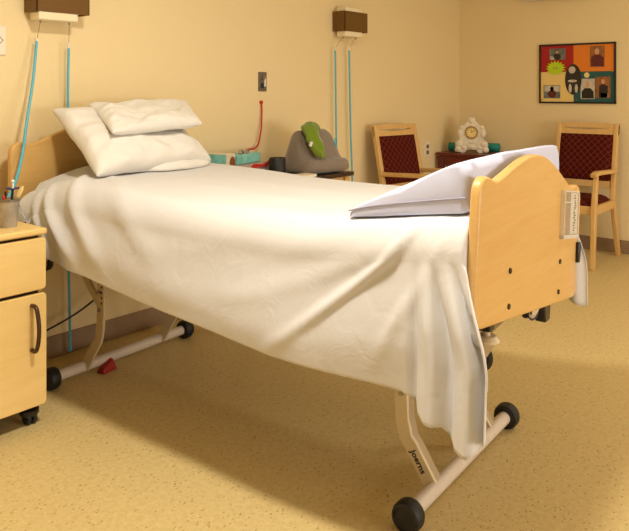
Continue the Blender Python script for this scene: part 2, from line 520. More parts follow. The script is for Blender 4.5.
# base bars with end wheels, legs and struts, mirrored at head and foot
for e in (-1, 1):
    V = e * .809
    bar = MB().tube([(-.35, V, .0445), (.35, V, .0445)], .022, n=20).build('base_bar', M['tube'], bed)
    for s in (-1, 1):
        pr = [(.0, -.026), (.028, -.026), (.040, -.021), (.0435, -.012), (.0435, .012), (.040, .021), (.034, .024), (.032, .019), (.014, .017), (.0, .017)]
        rot = Matrix.Rotation(s * PI / 2, 3, 'Y')
        MB().lathe(pr, (s * .372, V, .0436), 32, rot).build('wheel', M['black'], bed)
    for s in (-1, 1):
        # a flat channel leg: leans inward from the bar, bends, then rises to the frame
        path = [(s * .212, V - e * .006, .044), (s * .212, e * .735, .148), (s * .212, e * .716, .172), (s * .212, e * .704, .22), (s * .212, e * .698, .33), (s * .212, e * .698, .60)]
        lg = MB()
        lg.tube(path, .02, flat=(.012, .046), up=(0, 1, 0))
        leg = lg.build('leg', M['cream'], bed, bevel=.003)
        fl = MB()
        fl.tube([(p[0] + .018, p[1] + e * .021, p[2]) for p in path], .02, flat=(.036, .004), up=(0, 1, 0))
        fl.build('flange', M['silver'], leg)
        if s < 0:
            for q in ((e * .703, .300), (e * .703, .375)):
                MB().cyl((s * .212 - .005, q[0], q[1]), (s * .212 - .012, q[0], q[1]), .008, .007, n=14).build('bolt', M['steel'], leg)
            if e > 0:
                hh = MB()
                for k in range(4):
                    hh.cyl((s * .212 - .0055, .698 - .008, .33 + k * .022), (s * .212 - .0072, .698 - .008, .33 + k * .022), .005, n=10)
                hh.build('hole', M['bolt'], leg)
        MB().tube([(s * .195, e * .705, .295), (s * .195, e * .78, .365), (s * .195, e * .955, .56)], .012, flat=(.012, .034), up=(0, 1, 0)).build('strut', M['cream'], bed, bevel=.002)
        if e < 0 and s < 0:
            # maker's name along the lower leg
            cu = bpy.data.curves.new('lettering', 'FONT'); cu.body = 'Joerns'; cu.size = .027; cu.extrude = .0006; cu.offset = .0006
            cu.align_x = 'CENTER'; cu.align_y = 'CENTER'
            tmp = bpy.data.objects.new('lettering_curve', cu); COL.objects.link(tmp)
            bpy.context.view_layer.update()
            dg = bpy.context.evaluated_depsgraph_get()
            me = bpy.data.meshes.new_from_object(tmp.evaluated_get(dg))
            bpy.data.objects.remove(tmp)
            me.materials.clear(); me.materials.append(M['ink'])
            tx = bpy.data.objects.new('lettering', me); COL.objects.link(tx); tx.parent = leg
            a = Vector((0, -.735, .148)); b = Vector((0, -.803, .044))
            d = (b - a).normalized()
            nrm = Vector((-1, 0, 0)); up_ = nrm.cross(d)
            pos = a.lerp(b, .36)
            mtx = Matrix((d, up_, nrm)).transposed().to_4x4()
            mtx.translation = Vector((-.2184, pos.y, pos.z))
            tx.matrix_local = mtx
            tx['label'] = 'dark maker name on the leg'

def caster(u, v, zc, stem_top, ang=0.0, r=.036):
    c = Matrix.Translation((u, v, 0)) @ Matrix.Rotation(ang, 4, 'Z')
    k = MB()
    k.cyl(c @ Vector((0, 0, zc + r + .022)), c @ Vector((0, 0, stem_top)), .011)
    k.lathe([(.0, 0), (.036, 0), (.036, .008), (.026, .016), (.0, .016)], c @ Vector((0, 0, zc + r + .012)))
    for s in (-1, 1):
        k.hexa([c @ Vector(p) for p in ((s * .017 - .002, .008, zc - .006), (s * .017 + .002, .008, zc - .006), (s * .017 + .002, .030, zc - .006), (s * .017 - .002, .030, zc - .006),
                                        (s * .017 - .002, -.028, zc + r + .016), (s * .017 + .002, -.028, zc + r + .016), (s * .017 + .002, .028, zc + r + .016), (s * .017 - .002, .028, zc + r + .016))])
    o = k.build('caster', M['cream'], bed)
    w = MB()
    rot = (c.to_3x3() @ Matrix.Rotation(PI / 2, 3, 'Y'))
    w.lathe([(.010, -.012), (.020, -.011), (.026, -.013), (r, -.009), (r, .009), (.026, .013), (.020, .011), (.010, .012)], c @ Vector((0, .018, zc)), 28, rot)
    w.build('wheel', M['black'], o)
    h = MB()
    h.cyl(c @ Vector((-.0125, .018, zc)), c @ Vector((.0125, .018, zc)), .019, n=20)
    h.build('hub', M['silver'], o)
caster(-.255, -.985, .475, .60, .35)
caster(.165, -.975, .50, .60, 1.2, .022)
caster(-.405, .775, .520, .60, .2, .032)
caster(.36, .775, .520, .60, -.3, .032)
MB().box((-.255, -.985, .572), (.035, .035, .04)).build('socket', M['blackg'], bed, bevel=.004)
MB().hexa([(.178, -1.01, .462), (.222, -1.01, .462), (.222, -.975, .462), (.178, -.975, .462), (.160, -1.01, .545), (.235, -1.01, .545), (.235, -.97, .545), (.160, -.97, .545)]).build('clamp', M['blackg'], bed, bevel=.005)

# ------------------------------------------------------------------ mattress and sheet
TV = [(-1.03, .882), (-.90, .868), (-.78, .852), (-.5, .826), (0, .826), (.4, .846), (.7, .856), (.95, .866)]
def top_z(v): return lerp(v, [p[0] for p in TV], [p[1] for p in TV])
mt = MB()
rows = []
for j in range(40):
    v = -.965 + 1.86 * j / 39
    zt = top_z(v) - .022 - .05 * sstep(.7, .9, v); zb = .658; hw = .435 - .04 * sstep(.6, .9, v); rc = .035
    ring = []
    for (cx_, cz_, a0) in ((hw - rc, zt - rc, 0), (-hw + rc, zt - rc, 90), (-hw + rc, zb + rc, 180), (hw - rc, zb + rc, 270)):
        for k in range(6):
            a = R(a0 + 90 * k / 5); ring.append(Vector((cx_ + rc * math.cos(a), v, cz_ + rc * math.sin(a))))
    rows.append(ring)
g = mt.grid(rows, closed_u=True)
mt.bm.faces.new(g[0]); mt.bm.faces.new(list(reversed(g[-1])))
o = bed_local_build(mt, (0, 0, .658), 'mattress', M['matt'])
tag(o, 'grey bed mattress lying under the white sheet', 'mattress')

HN = [(-1.0, .375), (-.985, .392), (-.970, .374), (-.955, .352), (-.945, .345), (-.930, .347), (-.923, .352), (-.916, .385), (-.897, .40), (-.889, .412), (-.884, .42), (-.87, .440), (-.82, .446), (-.52, .446), (-.2, .470), (.1, .497), (.4, .532), (.66, .575), (.80, .68), (.86, .715), (.95, .735)]
def hem_near(v): return lerp(v, [p[0] for p in HN], [p[1] for p in HN])
HF = [(-1.05, .47), (-.97, .46), (-.9, .52), (-.8, .58), (0, .56), (.6, .56), (.95, .66)]
def hem_far(v): return lerp(v, [p[0] for p in HF], [p[1] for p in HF])
# tension folds: (v0, a0) -> (v1, a1) in metres along the bed / down the side from the top edge, width, height
RIDGES = [((-.88, .04), (-.42, .37), .017, .015), ((-.93, .03), (-.20, .27), .034, .006), ((-.95, .00), (-.35, .10), .03, .006),
          ((-.95, .05), (-.78, .36), .018, .008), ((-.2, .10), (.45, .20), .05, .003), ((-.4, .22), (.25, .30), .05, .003),
          ((.82, -.02), (.50, .27), .020, .026), ((.74, -.10), (.34, .26), .026, .022), ((.66, -.16), (.05, .20), .034, .012),
          ((.90, .00), (.66, .25), .016, .018),
          ((-.1, -.02), (-.8, -.06), .04, .006), ((.2, -.28), (-.5, -.22), .05, .006), ((.25, -.5), (-.5, -.46), .05, .006)]
def ridge(v, a):
    h = 0
    for (p0, p1, w, amp) in RIDGES:
        dx, dy = p1[0] - p0[0], p1[1] - p0[1]
        L2 = dx * dx + dy * dy
        t = ((v - p0[0]) * dx + (a - p0[1]) * dy) / L2
        if t < -.15 or t > 1.15: continue
        d = abs((v - p0[0]) * dy - (a - p0[1]) * dx) / math.sqrt(L2)
        ww = w * (.55 + .8 * max(0, min(1, t)))
        h += amp * math.exp(-(d / ww) ** 2) * sstep(-.15, .12, t) * (1 - sstep(.55, 1.15, t))
    return h
def fnoise(x, y, z): return noise.noise(Vector((x, y, z)))
HWS = .462
def section(v, vv, tdrop=0.0):
    """sheet cross-section at v: from the near hem, up, over the top and down to the far hem"""
    zt = top_z(v) - tdrop
    droop = sstep(.62, .95, v)
    Rn = .10 + .03 * droop
    pts = []
    zn = hem_near(v)
    corner = sstep(-.855, -.90, v)
    ns = 46
    for i in range(ns):
        f = i / ns
        z = zn + (zt - Rn - .075 * droop - zn) * f
        d = max(0, (top_z(v) - z))
        brk = .27 - .05 * math.sin(v * 3.0)
        d2 = max(0, d - Rn * .95); d2 = d2 * d2 / (d2 + .025)
        flare = .30 * d2 - .34 * .014 * math.log(1 + math.exp(min(40, (d - brk) / .014)))
        flare = flare * (1 - corner) + corner * (.11 * d2)
        u = -HWS - flare
        u -= ridge(v, d) * (1 - .5 * corner)
        # hanging corner: upright pleats that deepen downwards
        if corner > 0:
            amp = .027 * corner * sstep(.085, .27, d)
            ph = (v + .99) * 150 + d * 2.0
            u -= amp * (.6 + math.sin(ph) + .35 * math.sin(2 * ph + .6)) + .010 * corner * sstep(.1, .5, d)
        # head corner pleats
        hp = sstep(.42, .85, v)
        u -= .012 * hp * sstep(.10, .28, d) * math.sin(v * 46 + d * 9)
        u -= sstep(.09, .18, d) * .006 * fnoise(v * 3.2, d * 3.6, 3.1) + sstep(.09, .14, d) * .0016 * fnoise(v * 11, d * 9, 8.0)
        vo = vv
        if corner > 0:
            vo += .008 * corner * math.sin((v + 1.0) * 50 + 2) * sstep(.1, .4, d) - .100 * sstep(-.83, -.985, v) * sstep(.04, .36, d)
        pts.append(Vector((u, vo, z)))
    zc = zt - Rn - .075 * droop
    for k in range(9):
        a = PI - (PI / 2) * k / 9
        d = (1 - k / 9) * (Rn + .075 * droop)
        e = ridge(v, d) * (1 - .5 * corner) * (1 - .4 * k / 9)
        pts.append(Vector((-HWS + Rn + (Rn + e) * math.cos(a), vv, zc + (Rn + e) * math.sin(a))))
    u0, u1 = -HWS + Rn, HWS - .05
    nt_ = 56
    for k in range(nt_):
        f = k / nt_
        u = u0 + (u1 - u0) * f
        dz = -.075 * droop * max(0, (-u - .10) / .32) ** 1.3
        a = -(u - u0)
        z = zt + dz + ridge(v, a) * .6 + .004 * fnoise(u * 3.0, v * 2.6, 1.0) + .0012 * fnoise(u * 10, v * 8, 5.0)
        pts.append(Vector((u, vv, z)))
    for k in range(7):
        a = PI / 2 - (PI / 2) * k / 7
        pts.append(Vector((u1 + .05 * math.cos(a), vv, zt - .05 + .05 * math.sin(a))))
    zf = hem_far(v)
    for i in range(24):
        f = i / 23
        z = zt - .05 + (zf - zt + .05) * f
        d = top_z(v) - z
        u = HWS + .05 * d + corner * sstep(.05, .3, d) * (-.04 + .012 * math.sin((v + 1) * 110)) + .006 * fnoise(v * 5, d * 5, 9.0)
        pts.append(Vector((u, vv - .06 * sstep(-.83, -.985, v) * sstep(.06, .3, d), z)))
    return pts
sh = MB()
rows = []
NV = 330
for j in range(NV + 1):
    v = .945 - 1.93 * j / NV
    rows.append(section(v, v - .018 * sstep(-.88, -.985, v)))
for k in range(1, 9):       # closes down the foot end behind the footboard
    rows.append(section(-.985 - .0005 * k, -1.003 - .0003 * k, .022 * k))
sh.grid(rows)
o = bed_local_build(sh, (0, 0, .66), 'bed_sheet', M['sheet'], ang=180, solid=.003)
tag(o, 'white cotton sheet draped over the mattress, one corner hanging low', 'sheet')

# ------------------------------------------------------------------ pillows
LOWER = []
def pillow(name, label, corners, th, th_dn, seed, group, n=44, rest=False, pull=.055):
    """corners: near-left, near-right, far-right, far-left (bed coordinates); thickness up / down from that sheet"""
    A, B, C, D = [Vector(c) for c in corners]
    nrm = (B - A).cross(D - A).normalized()
    mb = MB()
    def pt(s, t, side):
        # pull the edges in between the corners so the corners poke out
        x, y = 2 * s - 1, 2 * t - 1
        px = x * (1 - pull * (1 - y * y) * abs(x)); py = y * (1 - pull * (1 - x * x) * abs(y))
        s2, t2 = (px + 1) / 2, (py + 1) / 2
        p = A.lerp(B, s2).lerp(D.lerp(C, s2), t2)
        prof = ((1 - abs(x) ** 3.4) * (1 - abs(y) ** 3.4)) ** .38
        h = (th if side > 0 else -th_dn) * prof
        w = .018 * fnoise(x * 2.2 + seed, y * 2.0, seed) + .008 * fnoise(x * 6 + seed, y * 5, seed + 4)
        # gathers running in from the corners and edges
        w += .005 * prof ** .3 * math.sin(14 * math.atan2(y * 1.2, x) + seed * 3) * (max(abs(x), abs(y)) ** 3)
        edge = min(1, (1 - max(abs(x), abs(y))) * 9)
        q = p + nrm * (h + w * (edge * .85 + .15) * (1 if side > 0 else .5))
        if rest: q.z = max(q.z, top_z(q.y) + .007)
        return q
    top = [[pt(i / n, j / n, 1) for i in range(n + 1)] for j in range(n + 1)]
    bot = [[pt(i / n, j / n, -1) for i in range(n + 1)] for j in range(n + 1)]
    mb.grid(top); mb.grid(bot)
    bmesh.ops.remove_doubles(mb.bm, verts=mb.bm.verts, dist=.0045)
    org = (A + B + C + D) / 4
    org = Vector((org.x, org.y, min(p.z for p in (A, B, C, D))))
    o = bed_local_build(mb, org, name, M['pillow'], ang=180, subsurf=1)
    LOWER.append((o, org))
    return tag(o, label, 'pillow', group)
pillow('pillow', 'larger white pillow leaning against the headboard under the other pillow',
       [(-.325, .585, .868), (.345, .60, .880), (.36, .955, 1.075), (-.275, .955, 1.125)], .078, .050, 1.3, 'pillows at the bed head', rest=True)
pillow('pillow', 'smaller plump white pillow lying on top of the leaning pillow',
       [(-.215, .63, 1.035), (.305, .625, 1.05), (.50, .91, 1.135), (-.115, .92, 1.145)], .040, .040, 4.7, 'pillows at the bed head', pull=.035)
hm = MB()
po, porg = LOWER[0]
hp_ = [(-.06, .640), (.03, .612), (.12, .596), (.21, .596), (.29, .606), (.345, .628)]
P = catmull([Vector((u, v, top_z(v) + .016)) for u, v in hp_], 6)
hm.tube([p - porg for p in P], [.010 + .016 * math.sin(PI * min(1, i / (len(P) - 1) * .9 + .05)) for i in range(len(P))], n=16)
for v in hm.bm.verts:
    v.co += Vector((0, .012, .006)) * fnoise(v.co.x * 14, v.co.y * 18, v.co.z * 18)
    v.co.z = max(v.co.z, top_z(v.co.y + porg.y) + .006 - porg.z)
hm.build('pillowcase_hem', M['pillow'], po, ang=180)
# ------------------------------------------------------------------ wedge cushion
def wedge():
    # (v, z) side outline from the thin tip along the top to the tall end and back underneath
    prof = [(-.60, .838), (-.598, .853), (-.607, .868), (-.64, .886), (-.70, .913), (-.76, .937), (-.82, .961), (-.88, .985), (-.925, 1.002), (-.95, 1.009), (-.965, 1.006), (-.972, .985),
            (-.974, .955), (-.974, .925), (-.972, .895), (-.965, .887), (-.94, .884), (-.88, .873), (-.80, .861), (-.72, .850), (-.66, .843)]
    cv, cz = -.80, .90
    mb = MB()
    rows = []
    prof = [(-.985 + (v + .974) * .965, z - .004) for v, z in prof]
    cv = -.812
    U0, U1, rr_ = -.385, .420, .022
    us = [(0, 0)]
    K = 6
    lst = []
    for k in range(K + 1):
        a = (PI / 2) * k / K
        lst.append((U0 + rr_ * (1 - math.sin(a)) * 1.0 if False else U0 + rr_ - rr_ * math.cos(a), rr_ - rr_ * math.sin(a)))
    mid = [(U0 + rr_ + (U1 - U0 - 2 * rr_) * k / 24, 0) for k in range(1, 24)]
    end = [(U1 + U0 - u, q) for u, q in reversed(lst)]
    for u, inset in lst + mid + end:
        ring = []
        fu = (u - U0) / (U1 - U0)
        for (v, z) in prof:
            d = Vector((v - cv, z - cz)); L = d.length
            dd = d * (1 - min(.9, inset / L))
            # top bulges softly across the width
            bul = .005 * math.sin(PI * fu) * (1 if z > .9 else 0) + .012 * max(0, (z - .9) / .11)
            # underside follows the mattress
            w = .003 * fnoise(u * 6, v * 6, z * 5)
            ring.append(Vector((u - .02 * (v + .97) * 1.0, cv + dd.x, max(cz + dd.y + bul + w, top_z(cv + dd.x) + .009))))
        rows.append(ring)
    g = mb.grid(rows, closed_u=True)
    mb.bm.faces.new(g[0]); mb.bm.faces.new(list(reversed(g[-1])))
    o = bed_local_build(mb, (.03, -.80, .84), 'wedge_cushion', M['wedge'], ang=60)
    tag(o, 'pale lavender wedge cushion at the foot of the bed, tall end at the footboard', 'cushion')
    # piped seam along the near side
    sm = MB()
    pts = [(-.605, .866), (-.66, .880), (-.75, .897), (-.85, .913), (-.95, .928), (-.972, .930)]
    P = catmull([Vector((-.3855 - .02 * (v + .97), -.985 + (v + .974) * .965, z - .004)) for v, z in pts], 6)
    sm.tube(P, .0022, n=8)
    bmesh.ops.translate(sm.bm, verts=sm.bm.verts, vec=-Vector((.03, -.80, .84)))
    sm.build('seam', M['seam'], o)
wedge()

# ------------------------------------------------------------------ bedside cabinet
CX1, CY0, CY1 = 1.383, 2.40, 2.90
CX0 = CX1 - .46
cab = thing('bedside_cabinet', 'pale laminate bedside cabinet on black casters left of the bed head', 'cabinet', ((CX0 + CX1) / 2, (CY0 + CY1) / 2, 0))
cc = Vector(cab.location)
def rel(p): return Vector(p) - cc
MB().box(rel(((CX0 + CX1) / 2, (CY0 + CY1) / 2 + .012, .385)), (.44, .476, .60)).build('body', M['gap'], cab, bevel=.003)
sd = MB()
for x in (CX0 + .008, CX1 - .008): sd.box(rel((x, (CY0 + CY1) / 2 + .012, .385)), (.016, .478, .604))
sd.box(rel(((CX0 + CX1) / 2, CY1 - .006, .385)), (.46, .012, .60))
sd.build('carcass', M['cabinet'], cab, bevel=.003)
MB().box(rel(((CX0 + CX1) / 2, (CY0 + CY1) / 2 - .004, .699)), (.468, .508, .024)).build('top', M['cabinet'], cab, bevel=.008, seg=3)
def front(name, x0, x1, z0, z1, r=.014):
    out = []
    for cx_, cz_, a0 in ((x1 - r, z1 - r, 0), (x0 + r, z1 - r, 90), (x0 + r, z0 + r, 180), (x1 - r, z0 + r, 270)):
        for k in range(6):
            a = R(a0 + 90 * k / 5); out.append((cx_ + r * math.cos(a), cz_ + r * math.sin(a)))
    return MB().prism(out, Matrix.Translation((-cc.x, CY0 + .009 - cc.y, 0)), .018).build(name, M['cabinet'], cab, bevel=.003)
dr = front('drawer', CX0 + .001, CX1 + .003, .490, .676)
door = front('door', CX0 + .001, CX1 + .005, .075, .477)
hd = catmull([rel((1.330, CY0, .44)), rel((1.330, CY0 - .028, .438)), rel((1.330, CY0 - .044, .405)), rel((1.330, CY0 - .050, .36)), rel((1.330, CY0 - .044, .315)), rel((1.330, CY0 - .028, .284)), rel((1.330, CY0, .282))], 6)
MB().tube(hd, .0075, n=12).build('handle', M['brown'], door)
for x in (CX0 + .05, CX1 - .035):
    for y in (CY0 + .05, CY1 - .05):
        k = MB()
        k.cyl(rel((x, y, .04)), rel((x, y, .086)), .012)
        k.lathe([(0, 0), (.030, 0), (.034, .006), (.034, .02), (.024, .028), (0, .03)], rel((x, y, .034)))
        co = k.build('caster', M['blackg'], cab)
        k = MB()
        for s in (-1, 1):
            k.lathe([(0, -.008), (.020, -.008), (.024, -.004), (.024, .004), (.020, .008), (0, .008)], rel((x + s * .011, y - .004, .024)), 20, Matrix.Rotation(PI / 2, 3, 'Y'))
        k.build('wheel', M['black'], co)

# pen cup and what stands in it
cup = thing('pen_cup', 'small galvanised metal cup holding pens on the bedside cabinet', 'cup', (1.302, 2.515, .711))
MB().lathe([(0, 0), (.030, 0), (.032, .003), (.041, .098), (.0425, .1), (.0395, .1), (.031, .006), (0, .006)], (0, 0, 0), 36).build('body', M['galv'], cup)
MB().lathe([(.0405, .094), (.0435, .096), (.0435, .1005), (.0405, .102)], (0, 0, 0), 36).build('rim', M['steel'], cup)
for s in (-1, 1):
    MB().tube(catmull([(s * .041, .0, .075), (s * .046, -.006, .066), (s * .044, -.012, .05)], 5), .0016, n=6).build('ear', M['steel'], cup)
CUP = Vector((1.302, 2.515, .718))
def stick(name, label, cat, mat, top, r, foot, n=10, tip=None):
    a = CUP + Vector((foot[0], foot[1], .002)); b = CUP + Vector(top)
    mb = MB(); mb.cyl((0, 0, 0), b - a, r, r * .9, n=n)
    o = mb.build(name, mat, loc=a)
    tag(o, label, cat)
    return o, a, b
o, a, b = stick('pen', 'black pen with a dark blue artificial flower top in the metal cup', 'pen', M['black'], (.012, -.012, .128), .0055, (.004, -.004))
fl = MB()
for k in range(7):
    an = 2 * PI * k / 7
    d = Vector((math.cos(an), math.sin(an), .25)).normalized()
    q = d.to_track_quat('Z', 'Y').to_matrix().to_4x4()
    bmesh.ops.create_uvsphere(fl.bm, u_segments=10, v_segments=6, radius=.012, matrix=Matrix.Translation((b - a) + d * .012) @ q @ Matrix.Diagonal((.55, .25, 1.15, 1)))
fl.build('petal', M['blue'], o)
MB().cyl(b - a, b - a + Vector((0, 0, .028)), .004, .003).sphere(b - a + Vector((0, 0, .03)), .0065, 12).build('bud', M['paper'], o)
o, a, b = stick('spatula', 'broad pale wooden stick leaning to the right in the metal cup', 'stick', M['spoon'], (.045, .012, .098), .003, (-.01, 0))
d = (b - a).normalized()
q = d.to_track_quat('Z', 'Y').to_matrix().to_4x4()
bl_ = MB(); bmesh.ops.create_uvsphere(bl_.bm, u_segments=14, v_segments=8, radius=.013, matrix=Matrix.Translation((b - a) + d * .016) @ q @ Matrix.Diagonal((.9, .25, 2.0, 1)))
bl_.build('blade', M['spoon'], o)
stick('pen', 'slim white pen standing upright in the metal cup', 'pen', M['white'], (.026, .008, .128), .004, (.008, .006))
stick('pencil', 'thin tan pencil tilted back in the metal cup', 'pencil', M['spoon'], (.031, .022, .125), .0032, (.012, .012))
stick('marker', 'short red marker at the left of the metal cup', 'marker', M['red'], (-.022, -.012, .108), .006, (-.016, -.004))
stick('marker', 'teal marker leaning left over the rim of the metal cup', 'marker', M['teal_roll'], (-.034, .002, .122), .0055, (-.01, .010))
stick('pen', 'dark pen at the back of the metal cup', 'pen', M['ink'], (.004, .026, .118), .004, (.0, .014))

# ------------------------------------------------------------------ wall lamps and pull cords
def wall_lamp(x0, z0, label):
    W_, D_, H_ = .258, .107, .135
    L = thing('wall_lamp', label, 'lamp', (x0 + W_ / 2, YW, z0), group='box lamps on the wall behind the bed')
    sh_ = MB()
    t = .006
    sh_.box((0, -D_ + t / 2, H_ / 2), (W_, t, H_))
    for s in (-1, 1): sh_.box((s * (W_ / 2 - t / 2), -D_ / 2, H_ / 2), (t, D_, H_))
    sh_.build('shade', M['lamp_shade'], L, bevel=.0015)
    MB().box((0, -.008, H_ / 2), (W_ - .03, .016, H_ - .01)).build('wall_plate', M['plate'], L, bevel=.003)
    MB().box((-.022, -D_ / 2 - .012, -.016), (.19, D_ - .03, .038)).build('diffuser', M['diffuser'], L, bevel=.006, seg=3)
    MB().box((-.022, -D_ / 2 - .012, H_ + .012), (.19, D_ - .03, .03)).build('diffuser', M['diffuser'], L, bevel=.006, seg=3)
    MB().box((0, -D_ / 2, H_ / 2), (W_ - .03, D_ - .04, H_ - .012)).build('inner_box', M['plate'], L)
    for dx in (-.085, .055):
        MB().cyl((dx, -.06, -.034), (dx, -.06, -.046), .006, .004, n=12).build('switch_nipple', M['steel'], L)
    return L
wall_lamp(1.614, 1.548, 'brown box wall lamp above the bed head pillows, cut off by the top edge')
wall_lamp(3.800, 1.606, 'brown box wall lamp with cream glass above the grey cushion')

def pull_cord(label, chain_top, pts, r=.0055, loop=None, end_knob=True):
    org = Vector(pts[-1])
    o = thing('pull_cord', label, 'cord', org, group='teal pull cords of the wall lamps')
    c = MB()
    a, b = Vector(chain_top), Vector(pts[0])
    c.tube([a - org, a.lerp(b, .5) - org, b - org], .0013, n=6)
    c.build('chain', M['chain'], o)
    k = MB(); k.cyl(b - org + Vector((0, 0, .008)), b - org - Vector((0, 0, .016)), .0075, .007, n=12)
    k.build('connector', M['plate'], o)
    t = MB(); t.tube([p - org for p in catmull(pts, 6)], r, n=10)
    t.build('cord', M['teal_cord'], o)
    if end_knob:
        k = MB(); k.sphere((0, 0, 0), .010, 12); k.build('end_knob', M['teal_cord'], o)
LZ = 1.51
pull_cord('teal pull cord slanting down behind the pen cup, leftmost of the lamp cords', (1.658, YW - .06, LZ),
          [(1.648, 2.93, 1.427), (1.613, 2.90, 1.252), (1.564, 2.86, 1.082), (1.530, 2.83, .959), (1.485, 2.79, .862), (1.43, 2.745, .795), (1.37, 2.70, .745), (1.34, 2.68, .722)], .0062, end_knob=True)
pull_cord('teal pull cord hanging to the floor behind the pillows', (1.798, YW - .06, LZ),
          [(1.798, YW - .055, 1.414), (1.797, YW - .05, 1.15), (1.80, YW - .05, .57), (1.808, YW - .05, .03)], .0058)
LZ2 = 1.568
pull_cord('left one of the two teal cords above the grey cushion', (3.838, YW - .06, LZ2),
          [(3.781, YW - .04, 1.493), (3.79, YW - .04, 1.0), (3.80, YW - .04, .60), (3.803, YW - .04, .35)], .0056)
pull_cord('right one of the two teal cords beside the grey cushion', (3.975, YW - .06, LZ2),
          [(3.936, YW - .04, 1.500), (3.95, YW - .04, 1.0), (3.971, YW - .04, .595), (3.975, YW - .04, .32)], .0060)

# ------------------------------------------------------------------ small wall things
sp = thing('wall_plate', 'white wall plate with a diamond mark at the left edge', 'wall plate', (1.48, YW, 1.42))
MB().box((0, -.004, 0), (.1, .008, .125)).build('plate', M['plate'], sp, bevel=.003)
ds = MB()
sq = [Vector((.024 * math.cos(a), -.0086, .024 * math.sin(a))) for a in (0, PI / 2, PI, 1.5 * PI, 0)]
ds.tube([p + Vector((.012, 0, 0)) for p in sq], .0012, n=6)
ds.build('diamond_mark', M['ink'], sp)
cp = thing('call_plate', 'small steel call plate on the wall above the red strap', 'wall plate', (3.118, YW, 1.262))
MB().box((0, -.003, 0), (.07, .006, .116)).build('plate', M['steelplate'], cp, bevel=.002)
MB().cyl((.004, -.006, .022), (.004, -.016, .022), .013, .011).build('socket', M['steel'], cp)
MB().box((-.004, -.008, -.024), (.018, .006, .03)).build('switch', M['ink'], cp, bevel=.001)
MB().box((.018, -.008, -.004), (.012, .004, .05)).build('label_strip', M['paper'], cp)
ol = thing('wall_outlet', 'pale wall outlet beside the left burgundy chair', 'outlet', (5.035, YW, .738))
MB().box((0, -.003, 0), (.085, .006, .118)).build('plate', M['plate'], ol, bevel=.002)
for s in (-1, 1):
    MB().box((0, -.007, s * .024), (.034, .004, .030)).build('socket', M['slot'], ol, bevel=.002)
st = MB()
P = catmull([(3.107, 2.972, 1.134), (3.103, 2.965, 1.08), (3.092, 2.96, .986), (3.074, 2.955, .93), (3.052, 2.95, .887), (3.005, 2.94, .868), (2.93, 2.91, .872), (2.86, 2.86, .8675), (2.83, 2.84, .8665)], 6)
org = Vector((3.107, 2.972, 1.134))
so = thing('emergency_strap', 'red pull strap hanging from the wall below the steel plate', 'strap', org)
st.tube([p - org for p in P], .01, flat=(.010, .003), up=(0, 1, 0)).build('strap', M['red'], so)
MB().cyl((0, -.002, .004), (0, .006, .004), .012, n=14).build('wall_button', M['red'], so)

fx = thing('wall_fixture', 'white rounded fixture high on the end wall, only its underside showing', 'fixture', (XW, 2.08, 1.930))
MB().box((-.05, 0, .07), (.10, .62, .14)).build('housing', M['white'], fx, bevel=.025, seg=4)
MB().box((-.052, 0, -.002), (.07, .50, .008)).build('grille', M['plate'], fx, bevel=.002)

# ------------------------------------------------------------------ night table behind the bed and the things on it
NX0, NX1, NY0, NY1, NZ = 2.50, 3.40, 2.50, 2.945, .735
nt_ = thing('night_table', 'dark topped night table between the bed and the wall', 'table', ((NX0 + NX1) / 2, (NY0 + NY1) / 2, 0))
nc = Vector(nt_.location)
MB().box(Vector(((NX0 + NX1) / 2, (NY0 + NY1) / 2, NZ - .012)) - nc, (NX1 - NX0, NY1 - NY0, .024)).build('top', M['darktop'], nt_, bevel=.004)
MB().box(Vector(((NX0 + NX1) / 2, (NY0 + NY1) / 2 + .01, NZ - .075)) - nc, (NX1 - NX0 - .06, NY1 - NY0 - .05, .102)).build('apron', M['oak'], nt_, bevel=.003)
for x in (NX0 + .04, NX1 - .04):
    for y in (NY0 + .04, NY1 - .04):
        MB().box(Vector((x, y, (NZ - .024) / 2)) - nc, (.04, .04, NZ - .024)).build('leg', M['oak'], nt_, bevel=.003)

# grey tablet cushion: sloped back with a front roll
def tablet_cushion():
    mb = MB()
    base = NZ + .012
    # side profile (y, z): front is -y
    prof = [(-.145, .012), (-.158, .035), (-.150, .068), (-.122, .082), (-.096, .078), (-.078, .092), (-.05, .14), (-.02, .20), (.0, .232), (.022, .246), (.045, .244), (.062, .226), (.09, .15), (.125, .05), (.13, .015), (.10, .0), (-.10, .0)]
    K = 20
    rows = []
    for k in range(K + 1):
        x = -1 + 2 * k / K
        e = (1 - abs(x) ** 6) ** .5
        ring = []
        for (y, z) in prof:
            tap = 1 - .15 * (z / .25) ** 1.0
            wy = y * (.55 + .45 * e); zz = (z - .03) * (.7 + .3 * e) + .03
            dip = -.02 * math.exp(-((x + .0) / .35) ** 2) * sstep(.16, .25, z)
            ring.append(Vector((x * .170 * tap + .018, wy, max(0, zz + dip + .004 * fnoise(x * 3, y * 14, z * 14)))))
        rows.append(ring)
    g = mb.grid(rows, closed_u=True)
    mb.bm.faces.new(g[0]); mb.bm.faces.new(list(reversed(g[-1])))
    o = mb.build('tablet_cushion', M['cushion'], loc=(3.205, 2.66, NZ + .003), rz=R(-8), ang=80)
    tag(o, 'grey plush tablet cushion standing on the night table', 'cushion')
    lp = MB()
    ring = [Vector((.162, -.03 + .012 * math.cos(a), .165 + .026 * math.sin(a))) + Vector((.02 * math.cos(a), 0, 0)) for a in [2 * PI * k / 20 for k in range(21)]]
    lp.tube(ring, .0035, n=8, caps=False)
    lp.build('loop_tag', M['teal_cord'], o)
tablet_cushion()

